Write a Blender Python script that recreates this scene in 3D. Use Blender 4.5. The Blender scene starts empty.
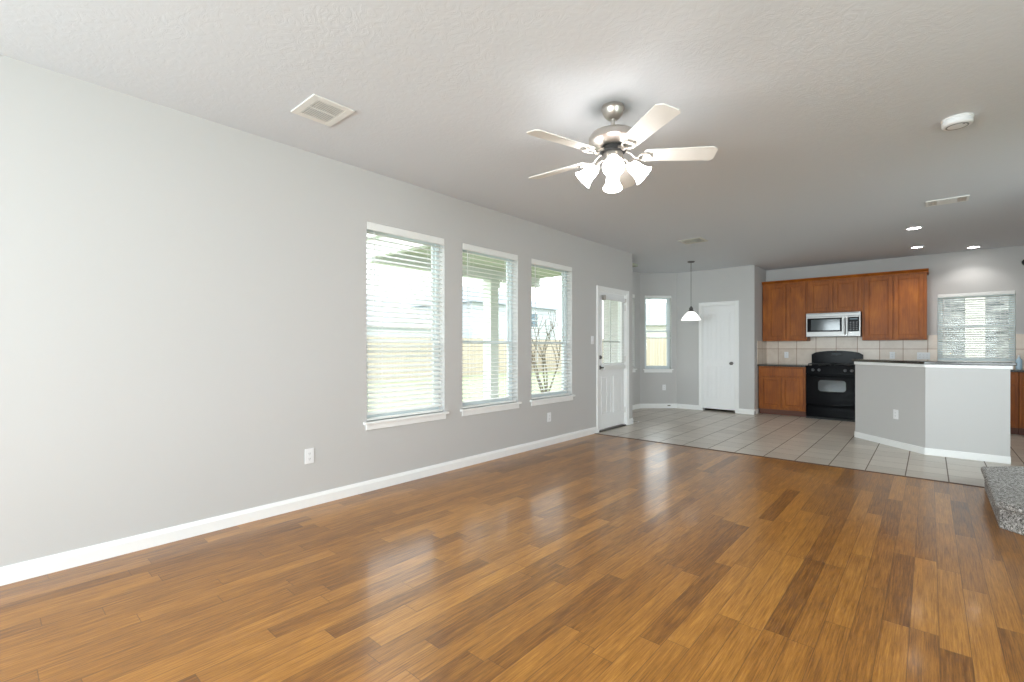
import bpy, bmesh, math, random
from mathutils import Vector, Matrix
PI = math.pi
S = bpy.context.scene
COL = S.collection

# ------------------------------------------------------------------ camera
cam_d = bpy.data.cameras.new('camera')
cam = bpy.data.objects.new('camera', cam_d)
COL.objects.link(cam)
YAW = math.atan(418 / 474)
cam.location = (3.60, 0.0, 1.226)
cam.rotation_euler = (PI / 2, 0, YAW)
cam_d.sensor_width = 36
cam_d.lens = 474 / 1024 * 36
cam_d.shift_y = 6.7 / 1024
cam_d.clip_start = 0.05
cam_d.clip_end = 200
S.camera = cam

# ------------------------------------------------------------------ world / exposure
W = bpy.data.worlds.new('overcast_sky')
S.world = W
W.use_nodes = True
bgn = W.node_tree.nodes['Background']
bgn.inputs[0].default_value = (0.93, 0.97, 1.0, 1)
bgn.inputs[1].default_value = 2.3
S.view_settings.view_transform = 'Standard'
S.view_settings.look = 'None'
S.view_settings.gamma = 1
S.view_settings.use_curve_mapping = False
S.view_settings.exposure = 0.85
S.cycles.max_bounces = 10
S.cycles.diffuse_bounces = 6
S.cycles.glossy_bounces = 4
S.cycles.transparent_max_bounces = 16
S.cycles.sample_clamp_indirect = 6
S.cycles.caustics_reflective = False
S.cycles.caustics_refractive = False


def area(name, loc, rot, sx, sy, power, color=(1, 1, 1), spread=PI):
    d = bpy.data.lights.new(name, 'AREA')
    d.shape = 'RECTANGLE'
    d.size = sx
    d.size_y = sy
    d.energy = power
    d.color = color
    d.spread = spread
    o = bpy.data.objects.new(name, d)
    o.location = loc
    o.rotation_euler = rot
    COL.objects.link(o)
    return o


# added daylight fill lamps outside unseen windows: rear (aim +Y), right wall (aim -X)
REAR_Y = -2.6
for i, xc in enumerate((1.1, 2.9, 4.7)):
    area('rear_fill_lamp', (xc, REAR_Y - 0.45, 1.30), (PI / 2 - 0.10, 0, 0), 1.4, 1.9, (98, 96, 56)[i], (0.86, 0.94, 1.0))
area('side_fill_lamp', (6.3, 1.2, 1.30), (PI / 2 + 0.3, 0, PI / 2), 2.2, 1.9, 36, (0.86, 0.94, 1.0))  # added to brighten the left wall opposite
area('side_fill_lamp', (6.35, 4.5, 1.6), (PI / 2 - 0.22, 0, math.radians(48)), 1.3, 1.3, 27, (0.86, 0.94, 1.0), math.radians(110))  # added lamp, turned towards the right face of the half wall

# ------------------------------------------------------------------ material helpers
MATS = {}


def srgb(r, g, b):
    f = lambda c: (c / 255 / 12.92) if c / 255 <= 0.04045 else ((c / 255 + 0.055) / 1.055) ** 2.4
    return (f(r), f(g), f(b), 1)


class NT:
    def __init__(s, name):
        s.m = bpy.data.materials.new(name)
        s.m.use_nodes = True
        s.t = s.m.node_tree
        s.b = s.t.nodes['Principled BSDF']
        s.out = s.t.nodes['Material Output']

    def n(s, typ, **kw):
        o = s.t.nodes.new(typ)
        for k, v in kw.items():
            setattr(o, k, v)
        return o

    def l(s, a, b):
        s.t.links.new(a, b)

    def math(s, op, a, b=None, c=None):
        m = s.n('ShaderNodeMath', operation=op)
        for i, v in enumerate((a, b, c)):
            if v is None:
                continue
            if isinstance(v, (int, float)):
                m.inputs[i].default_value = v
            else:
                s.l(v, m.inputs[i])
        return m.outputs[0]

    def objco(s):
        c = s.n('ShaderNodeTexCoord')
        x = s.n('ShaderNodeSeparateXYZ')
        s.l(c.outputs['Object'], x.inputs[0])
        return c.outputs['Object'], x.outputs[0], x.outputs[1], x.outputs[2]

    def comb(s, x, y, z):
        c = s.n('ShaderNodeCombineXYZ')
        for i, v in enumerate((x, y, z)):
            if isinstance(v, (int, float)):
                c.inputs[i].default_value = v
            else:
                s.l(v, c.inputs[i])
        return c.outputs[0]

    def noise(s, vec, scale, detail=3, rough=0.5, dist=0.0):
        n = s.n('ShaderNodeTexNoise')
        n.inputs['Scale'].default_value = scale
        n.inputs['Detail'].default_value = detail
        n.inputs['Roughness'].default_value = rough
        n.inputs['Distortion'].default_value = dist
        s.l(vec, n.inputs['Vector'])
        return n.outputs['Fac']

    def mapv(s, vec, scale):
        m = s.n('ShaderNodeMapping')
        m.inputs['Scale'].default_value = scale
        s.l(vec, m.inputs['Vector'])
        return m.outputs[0]

    def ramp(s, fac, stops):
        r = s.n('ShaderNodeValToRGB')
        while len(r.color_ramp.elements) < len(stops):
            r.color_ramp.elements.new(0.5)
        for e, (p, c) in zip(r.color_ramp.elements, stops):
            e.position = p
            e.color = c
        s.l(fac, r.inputs[0])
        return r.outputs[0]

    def mix(s, fac, a, b, blend='MIX'):
        m = s.n('ShaderNodeMix', data_type='RGBA', blend_type=blend)
        for sock, v in ((m.inputs[0], fac), (m.inputs[6], a), (m.inputs[7], b)):
            if isinstance(v, (int, float, tuple)):
                sock.default_value = v
            else:
                s.l(v, sock)
        return m.outputs[2]

    def white(s, vec):
        n = s.n('ShaderNodeTexWhiteNoise', noise_dimensions='3D')
        s.l(vec, n.inputs['Vector'])
        return n.outputs['Value']

    def bump(s, h, strength=0.3, dist=0.01):
        b = s.n('ShaderNodeBump')
        b.inputs['Strength'].default_value = strength
        b.inputs['Distance'].default_value = dist
        s.l(h, b.inputs['Height'])
        s.l(b.outputs[0], s.b.inputs['Normal'])

    def set(s, **kw):
        for k, v in kw.items():
            i = s.b.inputs[k.replace('_', ' ')]
            if hasattr(v, 'is_output') or hasattr(v, 'links'):
                s.l(v, i)
            else:
                i.default_value = v
        return s


def plain(name, col, rough=0.5, metal=0.0, nscale=40, namt=0.06, bump=0.0, spec=0.5, coat=0.0):
    t = NT(name)
    co = t.objco()[0]
    f = t.noise(co, nscale, 3)
    dark = tuple(c * (1 - namt) for c in col[:3]) + (1,)
    lite = tuple(min(1, c * (1 + namt)) for c in col[:3]) + (1,)
    c = t.mix(f, dark, lite)
    t.l(c, t.b.inputs['Base Color'])
    t.set(Roughness=rough, Metallic=metal)
    t.b.inputs['Specular IOR Level'].default_value = spec
    t.b.inputs['Coat Weight'].default_value = coat
    if bump:
        t.bump(f, bump, 0.005)
    MATS[name] = t.m
    return t.m


def emit(name, col, strength):
    t = NT(name)
    t.b.inputs['Base Color'].default_value = (0.9, 0.9, 0.9, 1)
    t.b.inputs['Emission Color'].default_value = col
    t.b.inputs['Emission Strength'].default_value = strength
    t.b.inputs['Roughness'].default_value = 0.35
    return t.m


# ---- paint
def paint(name, col, bs=0.12, scale=160, rough=0.75):
    t = NT(name)
    co = t.objco()[0]
    f = t.noise(co, scale, 3, 0.6)
    t.b.inputs['Base Color'].default_value = col
    t.set(Roughness=rough)
    t.b.inputs['Specular IOR Level'].default_value = 0.25
    t.bump(f, bs, 0.003)
    return t.m


M_WALL = paint('wall_paint', (0.555, 0.545, 0.535, 1))
M_TRIM = paint('white_trim_paint', (0.88, 0.88, 0.87, 1), 0.02, 60, 0.35)
M_DOOR = paint('white_door_paint', (0.88, 0.88, 0.88, 1), 0.02, 60, 0.35)


def m_ceiling():
    t = NT('textured_ceiling')
    co, x, y, z = t.objco()
    a = t.noise(co, 13, 4, 0.6, 2.2)
    b = t.noise(co, 70, 3, 0.6, 0.8)
    r = t.ramp(a, [(0.44, (0, 0, 0, 1)), (0.58, (1, 1, 1, 1))])
    h = t.math('ADD', t.math('MULTIPLY', r, 1.0), t.math('MULTIPLY', b, 0.35))
    t.b.inputs['Base Color'].default_value = (0.68, 0.70, 0.735, 1)
    t.set(Roughness=0.9)
    t.b.inputs['Specular IOR Level'].default_value = 0.15
    t.bump(h, 0.13, 0.004)
    return t.m


M_CEIL = m_ceiling()


def m_wood():
    t = NT('strand_bamboo_planks')
    co, x, y, z = t.objco()
    PW, PL = 0.0955, 0.93
    u = t.math('DIVIDE', x, PW)
    i = t.math('FLOOR', u)
    fu = t.math('SUBTRACT', u, i)
    off = t.white(t.comb(i, 3.1, 7.7))
    v = t.math('ADD', t.math('DIVIDE', y, PL), t.math('MULTIPLY', off, 7.0))
    j = t.math('FLOOR', v)
    fv = t.math('SUBTRACT', v, j)
    rnd = t.white(t.comb(i, j, 1.3))
    rnd2 = t.white(t.comb(i, j, 9.1))
    # per-plank shifted grain coordinates
    gx = t.math('ADD', x, t.math('MULTIPLY', rnd, 5.0))
    gy = t.math('ADD', y, t.math('MULTIPLY', rnd2, 9.0))
    gv = t.comb(gx, t.math('MULTIPLY', gy, 0.028), 0)
    fine = t.noise(gv, 150, 5, 0.8)
    fine = t.math('ADD', t.math('MULTIPLY', t.math('SUBTRACT', fine, 0.5), 1.75), 0.5)
    gv2 = t.comb(gx, t.math('MULTIPLY', gy, 0.08), 0.4)
    mid = t.noise(gv2, 40, 3, 0.6)
    blot = t.noise(t.comb(gx, t.math('MULTIPLY', gy, 0.35), 2), 14, 2)
    tone = t.math('ADD', t.math('MULTIPLY', rnd, 0.25),
                  t.math('ADD', t.math('MULTIPLY', fine, 0.62), t.math('ADD', t.math('MULTIPLY', mid, 0.36), t.math('MULTIPLY', blot, 0.18))))
    tone = t.math('SUBTRACT', tone, 0.25)
    c = t.ramp(tone, [(0.0, (0.055, 0.017, 0.002, 1)), (0.28, (0.165, 0.060, 0.008, 1)), (0.5, (0.34, 0.138, 0.019, 1)),
                      (0.72, (0.52, 0.235, 0.040, 1)), (1.0, (0.72, 0.40, 0.115, 1))])
    # seams
    e1 = t.math('MINIMUM', fu, t.math('SUBTRACT', 1.0, fu))
    e2 = t.math('MULTIPLY', t.math('MINIMUM', fv, t.math('SUBTRACT', 1.0, fv)), PL / PW)
    e = t.math('MINIMUM', e1, e2)
    seam = t.ramp(e, [(0.0, (0, 0, 0, 1)), (0.026, (1, 1, 1, 1))])
    c = t.mix(t.math('MULTIPLY', t.math('SUBTRACT', 1.0, seam), 0.75), c, (0.075, 0.03, 0.012, 1))
    t.l(c, t.b.inputs['Base Color'])
    rr = t.math('ADD', 0.26, t.math('MULTIPLY', mid, 0.12))
    t.l(rr, t.b.inputs['Roughness'])
    t.b.inputs['Specular IOR Level'].default_value = 0.5
    t.b.inputs['Coat Weight'].default_value = 0.25
    t.b.inputs['Coat Roughness'].default_value = 0.12
    h = t.math('ADD', t.math('MULTIPLY', seam, 1.0), t.math('MULTIPLY', fine, 0.25))
    t.bump(h, 0.12, 0.002)
    return t.m


M_WOOD = m_wood()


def m_tile(name, ax, ay, px, py, ox, oy, gw, cols, grout, rough, streak=False, gh=None):
    t = NT(name)
    co, x, y, z = t.objco()
    A = {'x': x, 'y': y, 'z': z}
    gh = gh or gw
    u = t.math('DIVIDE', t.math('SUBTRACT', A[ax], ox), px)
    v = t.math('DIVIDE', t.math('SUBTRACT', A[ay], oy), py)
    i, j = t.math('FLOOR', u), t.math('FLOOR', v)
    fu, fv = t.math('SUBTRACT', u, i), t.math('SUBTRACT', v, j)
    rnd = t.white(t.comb(i, j, 2.2))
    n1 = t.noise(t.comb(t.math('ADD', A[ax], t.math('MULTIPLY', rnd, 8)), t.math('MULTIPLY', A[ay], 3.5 if streak else 1.0), rnd), 9, 4, 0.6)
    n2 = t.noise(co, 90, 2, 0.6)
    tone = t.math('ADD', t.math('MULTIPLY', n1, 0.6), t.math('ADD', t.math('MULTIPLY', rnd, 0.3), t.math('MULTIPLY', n2, 0.12)))
    c = t.ramp(tone, [(0.25, cols[0]), (0.52, cols[1]), (0.8, cols[2])])
    eu = t.math('MULTIPLY', t.math('MINIMUM', fu, t.math('SUBTRACT', 1.0, fu)), px / gw)
    ev = t.math('MULTIPLY', t.math('MINIMUM', fv, t.math('SUBTRACT', 1.0, fv)), py / gh)
    e = t.math('MINIMUM', eu, ev)
    seam = t.ramp(e, [(0.40, (0, 0, 0, 1)), (0.62, (1, 1, 1, 1))])
    c = t.mix(seam, grout, c)
    t.l(c, t.b.inputs['Base Color'])
    t.l(t.math('ADD', rough, t.math('MULTIPLY', t.math('SUBTRACT', 1.0, seam), 0.4)), t.b.inputs['Roughness'])
    t.bump(t.math('ADD', seam, t.math('MULTIPLY', n1, 0.15)), 0.2, 0.003)
    return t.m


M_TILE = m_tile('beige_floor_tile', 'x', 'y', 0.308, 0.308, 3.114, 5.885, 0.009,
                [srgb(172, 162, 150), srgb(189, 179, 167), srgb(202, 193, 181)], srgb(105, 90, 76), 0.28, True, 0.005)
M_BSP = m_tile('cream_backsplash_tile', 'x', 'z', 0.310, 0.305, 1.403, 0.900, 0.007,
               [srgb(206, 188, 170), srgb(222, 206, 190), srgb(232, 218, 203)], srgb(150, 105, 70), 0.3)


def m_cab():
    t = NT('cinnamon_maple')
    co, x, y, z = t.objco()
    g = t.noise(t.mapv(co, (60, 60, 3.5)), 1.0, 4, 0.6, 0.6)
    b = t.noise(t.mapv(co, (6, 6, 3)), 1.0, 3, 0.5)
    tone = t.math('ADD', t.math('MULTIPLY', g, 0.5), t.math('MULTIPLY', b, 0.5))
    c = t.ramp(tone, [(0.3, (0.17, 0.040, 0.003, 1)), (0.5, (0.31, 0.082, 0.005, 1)), (0.72, (0.46, 0.145, 0.012, 1))])
    t.l(c, t.b.inputs['Base Color'])
    t.set(Roughness=0.42)
    t.b.inputs['Specular IOR Level'].default_value = 0.3
    return t.m


M_CAB = m_cab()
M_CABD = plain('dark_toe_kick_wood', (0.13, 0.035, 0.012, 1), 0.5)


def m_granite():
    t = NT('dark_granite')
    co = t.objco()[0]
    a = t.noise(co, 140, 4, 0.7)
    c = t.ramp(a, [(0.35, (0.012, 0.011, 0.010, 1)), (0.55, (0.045, 0.040, 0.034, 1)), (0.72, (0.20, 0.17, 0.13, 1))])
    t.l(c, t.b.inputs['Base Color'])
    t.set(Roughness=0.12)
    return t.m


M_GRAN = m_granite()
M_BLACK = plain('black_enamel', (0.002, 0.002, 0.003, 1), 0.15, spec=0.05)
M_BLACKM = plain('matte_black_iron', (0.012, 0.012, 0.012, 1), 0.6)
M_STEEL = plain('brushed_stainless_steel', (0.30, 0.295, 0.29, 1), 0.38, 1.0, 200)
M_DGLASS = plain('dark_oven_glass', (0.045, 0.055, 0.06, 1), 0.08, 0.0, 8)
M_NICKEL = plain('brushed_nickel', (0.58, 0.54, 0.50, 1), 0.34, 1.0, 150)
M_NICKELD = plain('dark_bronze_nickel', (0.16, 0.15, 0.145, 1), 0.4, 0.9, 150)
M_PLATE = plain('white_plastic', (0.84, 0.84, 0.85, 1), 0.35, 0, 20, 0.01)
M_PLATEG = plain('grey_slot', (0.25, 0.25, 0.26, 1), 0.5)
M_VINYL = plain('white_vinyl_frame', (0.72, 0.78, 0.80, 1), 0.4, 0, 20, 0.01)
M_BLIND = plain('white_faux_wood_slat', (0.84, 0.84, 0.82, 1), 0.45, 0, 30, 0.02)
M_CORD = plain('white_cord', (0.75, 0.75, 0.74, 1), 0.8)
M_VENT = plain('off_white_vent_metal', (0.78, 0.77, 0.74, 1), 0.4, 0, 20, 0.02)
M_VENTB = plain('beige_vent_metal', (0.62, 0.60, 0.53, 1), 0.45, 0, 20, 0.03)
M_VOID = plain('grey_duct_void', (0.62, 0.62, 0.62, 1), 0.8)
M_BLADE = plain('fan_blade_white', (0.78, 0.76, 0.72, 1), 0.42, 0, 30, 0.02)
M_STRIP = plain('dark_wood_transition', (0.11, 0.055, 0.03, 1), 0.4)
M_BRASS = plain('dull_spring_metal', (0.12, 0.10, 0.08, 1), 0.4, 0.8)
M_SHADE = emit('lit_frosted_glass', (1, 0.975, 0.95, 1), 10.0)
M_BULB = emit('lit_bulb', (1, 0.965, 0.93, 1), 100.0)
M_SHADEP = emit('lit_pendant_glass', (1, 0.97, 0.93, 1), 0.55)
M_LENS = emit('downlight_lens', (1, 0.98, 0.95, 1), 14.0)
M_CLOCK = emit('pale_led_digits', (0.6, 0.85, 1.0, 1), 0.10)
M_CLOCK.node_tree.nodes['Principled BSDF'].inputs['Roughness'].default_value = 0.8
M_CLOCK.node_tree.nodes['Principled BSDF'].inputs['Base Color'].default_value = (0.05, 0.06, 0.07, 1)


def m_glass():
    t = NT('window_glass')
    tr = t.n('ShaderNodeBsdfTransparent')
    tr.inputs[0].default_value = (0.95, 0.975, 0.97, 1)
    gl = t.n('ShaderNodeBsdfGlossy')
    gl.inputs['Roughness'].default_value = 0.02
    fr = t.n('ShaderNodeFresnel')
    fr.inputs[0].default_value = 1.35
    mx = t.n('ShaderNodeMixShader')
    ge = t.n('ShaderNodeNewGeometry')
    t.l(t.math('MULTIPLY', fr.outputs[0], t.math('SUBTRACT', 1.0, ge.outputs['Backfacing'])), mx.inputs[0])
    t.l(tr.outputs[0], mx.inputs[1])
    t.l(gl.outputs[0], mx.inputs[2])
    t.l(mx.outputs[0], t.out.inputs[0])
    return t.m


M_GLASS = m_glass()


def m_carpet():
    t = NT('grey_frieze_carpet')
    co = t.objco()[0]
    a = t.noise(co, 70, 4, 0.8, 1.2)
    b = t.noise(co, 300, 2, 0.6)
    f = t.math('ADD', t.math('MULTIPLY', a, 0.75), t.math('MULTIPLY', b, 0.25))
    c = t.ramp(f, [(0.40, (0.05, 0.045, 0.042, 1)), (0.50, (0.34, 0.32, 0.30, 1)), (0.59, (0.78, 0.75, 0.72, 1))])
    t.l(c, t.b.inputs['Base Color'])
    t.set(Roughness=0.95)
    t.b.inputs['Specular IOR Level'].default_value = 0.1
    t.bump(a, 0.8, 0.02)
    return t.m


M_CARPET = m_carpet()

# ------------------------------------------------------------------ mesh helpers


class MB:
    def __init__(s):
        s.bm = bmesh.new()

    def box(s, x0, x1, y0, y1, z0, z1, mat=None):
        vs = [s.bm.verts.new(p) for p in ((x0, y0, z0), (x1, y0, z0), (x1, y1, z0), (x0, y1, z0),
                                          (x0, y0, z1), (x1, y0, z1), (x1, y1, z1), (x0, y1, z1))]
        if mat is not None:
            for v in vs:
                v.co = mat @ v.co
        for f in ((0, 3, 2, 1), (4, 5, 6, 7), (0, 1, 5, 4), (1, 2, 6, 5), (2, 3, 7, 6), (3, 0, 4, 7)):
            s.bm.faces.new([vs[i] for i in f])
        return s

    def prism(s, pts, h0, h1, plane='xy'):
        def P(a, b, h):
            return {'xy': (a, b, h), 'xz': (a, h, b), 'yz': (h, a, b)}[plane]
        lo = [s.bm.verts.new(P(a, b, h0)) for a, b in pts]
        hi = [s.bm.verts.new(P(a, b, h1)) for a, b in pts]
        n = len(pts)
        s.bm.faces.new(lo[::-1])
        s.bm.faces.new(hi)
        for i in range(n):
            s.bm.faces.new((lo[i], lo[(i + 1) % n], hi[(i + 1) % n], hi[i]))
        return s

    def lathe(s, prof, seg=24, M=None):
        M = M or Matrix()
        rings = []
        for r, z in prof:
            if r < 1e-6:
                rings.append([s.bm.verts.new(M @ Vector((0, 0, z)))])
            else:
                rings.append([s.bm.verts.new(M @ Vector((r * math.cos(2 * PI * k / seg), r * math.sin(2 * PI * k / seg), z))) for k in range(seg)])
        for a, b in zip(rings, rings[1:]):
            for k in range(seg):
                k2 = (k + 1) % seg
                if len(a) == 1 and len(b) == 1:
                    continue
                if len(a) == 1:
                    s.bm.faces.new((a[0], b[k], b[k2]))
                elif len(b) == 1:
                    s.bm.faces.new((a[k], a[k2], b[0]))
                else:
                    s.bm.faces.new((a[k], a[k2], b[k2], b[k]))
        return s

    def cyl(s, p, q, r, r2=None, seg=16):
        p, q = Vector(p), Vector(q)
        d = q - p
        M = Matrix.Translation(p) @ d.to_track_quat('Z', 'Y').to_matrix().to_4x4()
        L = d.length
        r2 = r if r2 is None else r2
        return s.lathe([(0, 0), (r, 0), (r2, L), (0, L)], seg, M)

    def tube(s, pts, r, seg=8):
        for k, (a, b) in enumerate(zip(pts, pts[1:])):
            ra = r[k] if isinstance(r, (list, tuple)) else r
            rb = r[k + 1] if isinstance(r, (list, tuple)) else r
            s.cyl(a, b, ra, rb, seg)
        return s

    def obj(s, name, mat, parent=None, bevel=0.0, smooth=False, label=None):
        bmesh.ops.recalc_face_normals(s.bm, faces=s.bm.faces)
        me = bpy.data.meshes.new(name)
        s.bm.to_mesh(me)
        s.bm.free()
        me.materials.append(mat)
        if smooth:
            for p in me.polygons:
                p.use_smooth = True
            try:
                me.set_sharp_from_angle(angle=math.radians(40))
            except Exception:
                pass
        o = bpy.data.objects.new(name, me)
        COL.objects.link(o)
        if parent is not None:
            o.parent = parent
        if bevel:
            b = o.modifiers.new('bevel', 'BEVEL')
            b.width = bevel
            b.segments = 2
            b.limit_method = 'ANGLE'
        if label:
            o['label'] = label
        return o


def tag(o, label=None, cat=None, group=None, kind=None):
    for k, v in (('label', label), ('category', cat), ('group', group), ('kind', kind)):
        if v:
            o[k] = v
    return o


def thing(name, loc, rotz=0, label=None, cat=None, group=None, kind=None):
    o = bpy.data.objects.new(name, None)
    o.location = loc
    o.rotation_euler = (0, 0, rotz)
    o.empty_display_size = 0.05
    COL.objects.link(o)
    return tag(o, label, cat, group, kind)


def struct(o):
    o['kind'] = 'structure'
    return o


def copy_tree(o, parent=None):
    c = o.copy()
    COL.objects.link(c)
    if parent is not None:
        c.parent = parent
    for ch in [x for x in bpy.data.objects if x.parent == o]:
        copy_tree(ch, c)
    return c


H = 2.74
R90 = PI / 2


def frame(A, B):
    """location, rotz, length of a wall seen from inside, A on its left end and B on its right end"""
    return (A[0], A[1], 0), math.atan2(B[1] - A[1], B[0] - A[0]), math.hypot(B[0] - A[0], B[1] - A[1])


def wall(name, A, B, openings=(), th=0.15, z0=0, z1=H, mat=None, ext0=0, ext1=0):
    loc, rz, L = frame(A, B)
    us = sorted({-ext0, L + ext1} | {u for o in openings for u in o[:2]})
    zs = sorted({z0, z1} | {z for o in openings for z in o[2:]})
    m = MB()
    for a, b in zip(us, us[1:]):
        run = None
        for c, d in zip(zs, zs[1:]):
            um, zm = (a + b) / 2, (c + d) / 2
            hole = any(o[0] < um < o[1] and o[2] < zm < o[3] for o in openings)
            if hole:
                if run:
                    m.box(a, b, 0, th, *run)
                run = None
            else:
                run = (run[0], d) if run else (c, d)
        if run:
            m.box(a, b, 0, th, *run)
    o = m.obj(name, mat or M_WALL)
    o.location = loc
    o.rotation_euler = (0, 0, rz)
    return struct(o)


# ------------------------------------------------------------------ room shell
NK0, NK1, NK2, NK3 = (0.0, 7.02), (-0.81, 7.80), (-0.81, 8.92), (-0.26, 9.44)
PAN = (1.19, 9.44)
KB = 10.27      # kitchen back wall
RW = 5.7        # right wall
TILE_Y = 5.862

# wood floor (its top carries the planks)
f = MB().box(-0.0, RW, REAR_Y, TILE_Y - 0.006, -0.08, 0.0).obj('floor', M_WOOD)
struct(f)
f2 = MB().prism([(0, TILE_Y), (RW, TILE_Y), (RW, KB), (1.19, KB), (1.19, 9.6), (-0.4, 9.6), (-1.0, 9.0), (-1.0, 7.7), (0, 6.95)], -0.08, 0.0).obj('floor', M_TILE)
struct(f2)
o = MB().box(0, RW, TILE_Y - 0.02, TILE_Y + 0.012, 0.0, 0.005).obj('trim_1', M_STRIP, bevel=0.002)
struct(o)
c = MB().prism([(0 - 0.15, REAR_Y - .15), (RW + .15, REAR_Y - .15), (RW + .15, KB + .15), (1.04, KB + .15), (1.04, 9.6), (-0.4, 9.6), (-0.98, 9.0), (-0.98, 7.7), (-0.15, 6.95)], H, H + 0.12).obj('ceiling', M_CEIL)
struct(c)

WZ0, WZ1 = 0.595, 2.305
LW = [(2.211, 3.073), (3.314, 4.186), (4.437, 5.299)]
y0 = REAR_Y
ops = [(a - y0, b - y0, WZ0, WZ1) for a, b in LW] + [(5.973 - y0, 6.813 - y0, -1, 2.066)]
wall('wall_left', (0, y0), NK0, [(o_[0], o_[1], max(o_[2], 0), o_[3]) for o_ in ops], ext0=0.15)
wall('wall_nook_near', NK0, NK1, ext0=0.0)
# near angled wall of bay faces away from the camera; its frame runs from NK1... the inside is on the other side
NKL = frame(NK2, NK3)[2]
BAYW = (0.10, 0.98)          # window in the bay's middle wall, measured from NK1
wall('wall_nook_middle', NK1, NK2, [(0.10, 0.895, 0.81, 2.285)], ext0=0.06, ext1=0.06)
NW = (0.128, 0.128 + 0.49)
wall('wall_nook_far', NK2, NK3, [(0.098, 0.648, 0.795, 2.285)], ext1=0.06, ext0=0.02)
PD = (0.244, 0.869)          # pantry door opening in world x
wall('wall_pantry', NK3, PAN, [(PD[0] + 0.26, PD[1] + 0.26, 0.0, 2.05)], th=0.12)
wall('wall_pantry_side', (PAN[0], 9.561), (PAN[0], KB), th=0.12, ext1=0.0)
KW = (3.69, 4.56, 1.00, 2.085)
wall('wall_kitchen', (PAN[0], KB), (RW, KB), [(KW[0] - PAN[0], KW[1] - PAN[0], KW[2], KW[3])], ext0=0.15, ext1=0.15)
wall('wall_right', (RW, KB), (RW, REAR_Y), [(KB - 2.3, KB - 0.1, 0.5, 2.4), (KB - 5.6, KB - 4.2, 0.95, 2.3)])
wall('wall_rear', (RW, REAR_Y), (0, REAR_Y), [(RW - xc - 0.7, RW - xc + 0.7, 0.5, 2.4) for xc in (4.7, 2.9, 1.1)], ext0=0.15, ext1=0.0)
# dark pantry closet behind the door so no daylight leaks under it
o = MB().box(0.0, 1.07, 10.17, 10.27, 0, H).obj('wall_closet', M_WALL); struct(o)
o = MB().box(-0.05, 0.0, 9.56, 10.27, 0, H).obj('wall_closet', M_WALL); struct(o)
o = MB().box(-0.05, 1.19, 9.6, 10.27, -0.08, 0).obj('floor', M_CABD); struct(o)
o = MB().box(-0.05, 1.19, 9.55, 10.27, H, H + .1).obj('ceiling', M_CEIL); struct(o)


def baseboard(name, A, B, u0=0, u1=None, h=0.092, e0=0, e1=0):
    loc, rz, L = frame(A, B)
    u1 = L if u1 is None else u1
    m = MB()
    # ogee-ish profile extruded along the wall: y negative = into the room
    prof = [(0, 0), (-0.015, 0), (-0.015, h * 0.72), (-0.010, h * 0.86), (-0.006, h), (0, h)]
    m.prism(prof, u0 - e0, u1 + e1, 'yz')
    o = m.obj(name, M_TRIM)
    o.location = loc
    o.rotation_euler = (0, 0, rz)
    return struct(o)


baseboard('baseboard_left', (0, y0), NK0, 0, 5.915 - y0)
baseboard('baseboard_left', (0, y0), NK0, 6.871 - y0, NK0[1] - y0)
baseboard('baseboard_nook', NK0, NK1)
baseboard('baseboard_nook', NK1, NK2, e0=0.0)
baseboard('baseboard_nook', NK2, NK3)
baseboard('baseboard_pantry', NK3, PAN, 0, PD[0] + 0.26 - 0.055)
baseboard('baseboard_pantry', NK3, PAN, PD[1] + 0.26 + 0.055, None, e1=0.015)
baseboard('baseboard_pantry', PAN, (PAN[0], KB), -0.015, 0.2)
baseboard('baseboard_right', (RW, KB), (RW, REAR_Y))
baseboard('baseboard_rear', (RW, REAR_Y), (0, REAR_Y))

# ------------------------------------------------------------------ windows


def make_window(n, A, B, u0, u1, z0, z1, rail=None, sill=True, glass=True, midx=None, e0=0.035, e1=0.035):
    """frame set back in the opening; local x along wall, y outward"""
    loc, rz, L = frame(A, B)
    t = thing('window_%d' % n, loc, rz, kind='structure')
    d0, d1 = 0.085, 0.145
    fw = 0.035
    m = MB()
    m.box(u0, u0 + fw, d0, d1, z0, z1).box(u1 - fw, u1, d0, d1, z0, z1)
    m.box(u0 + fw, u1 - fw, d0, d1, z1 - fw, z1).box(u0 + fw, u1 - fw, d0, d1, z0, z0 + fw)
    m.obj('window_frame', M_VINYL, t, 0.002)
    zr = rail or (z0 + z1) / 2
    for nm, a, b, d in (('upper_sash', zr - 0.015, z1 - fw, 0.12), ('lower_sash', z0 + fw, zr + 0.018, 0.098)):
        m = MB()
        s = 0.028
        x0, x1 = u0 + fw, u1 - fw
        m.box(x0, x0 + s, d - .012, d + .012, a, b).box(x1 - s, x1, d - .012, d + .012, a, b)
        m.box(x0 + s, x1 - s, d - .012, d + .012, a, a + s).box(x0 + s, x1 - s, d - .012, d + .012, b - s, b)
        if midx:
            m.box((x0 + x1) / 2 - .01, (x0 + x1) / 2 + .01, d - .008, d + .008, a, b)
        so = m.obj(nm, M_VINYL, t, 0.002)
        if glass:
            MB().box(x0 + s, x1 - s, d - .002, d + .002, a + s, b - s).obj('pane', M_GLASS, so)
    if sill:
        m = MB().box(u0 - e0, u1 + e1, -0.035, 0.085, z0 - 0.022, z0)
        m.obj('window_sill', M_TRIM, t, 0.004)
        m = MB().box(u0 - 0.010, u1 + 0.010, -0.014, 0.0, z0 - 0.072, z0 - 0.022)
        m.obj('apron', M_TRIM, t, 0.003)
    # wall returns lined in white beside the sash
    return t


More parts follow.
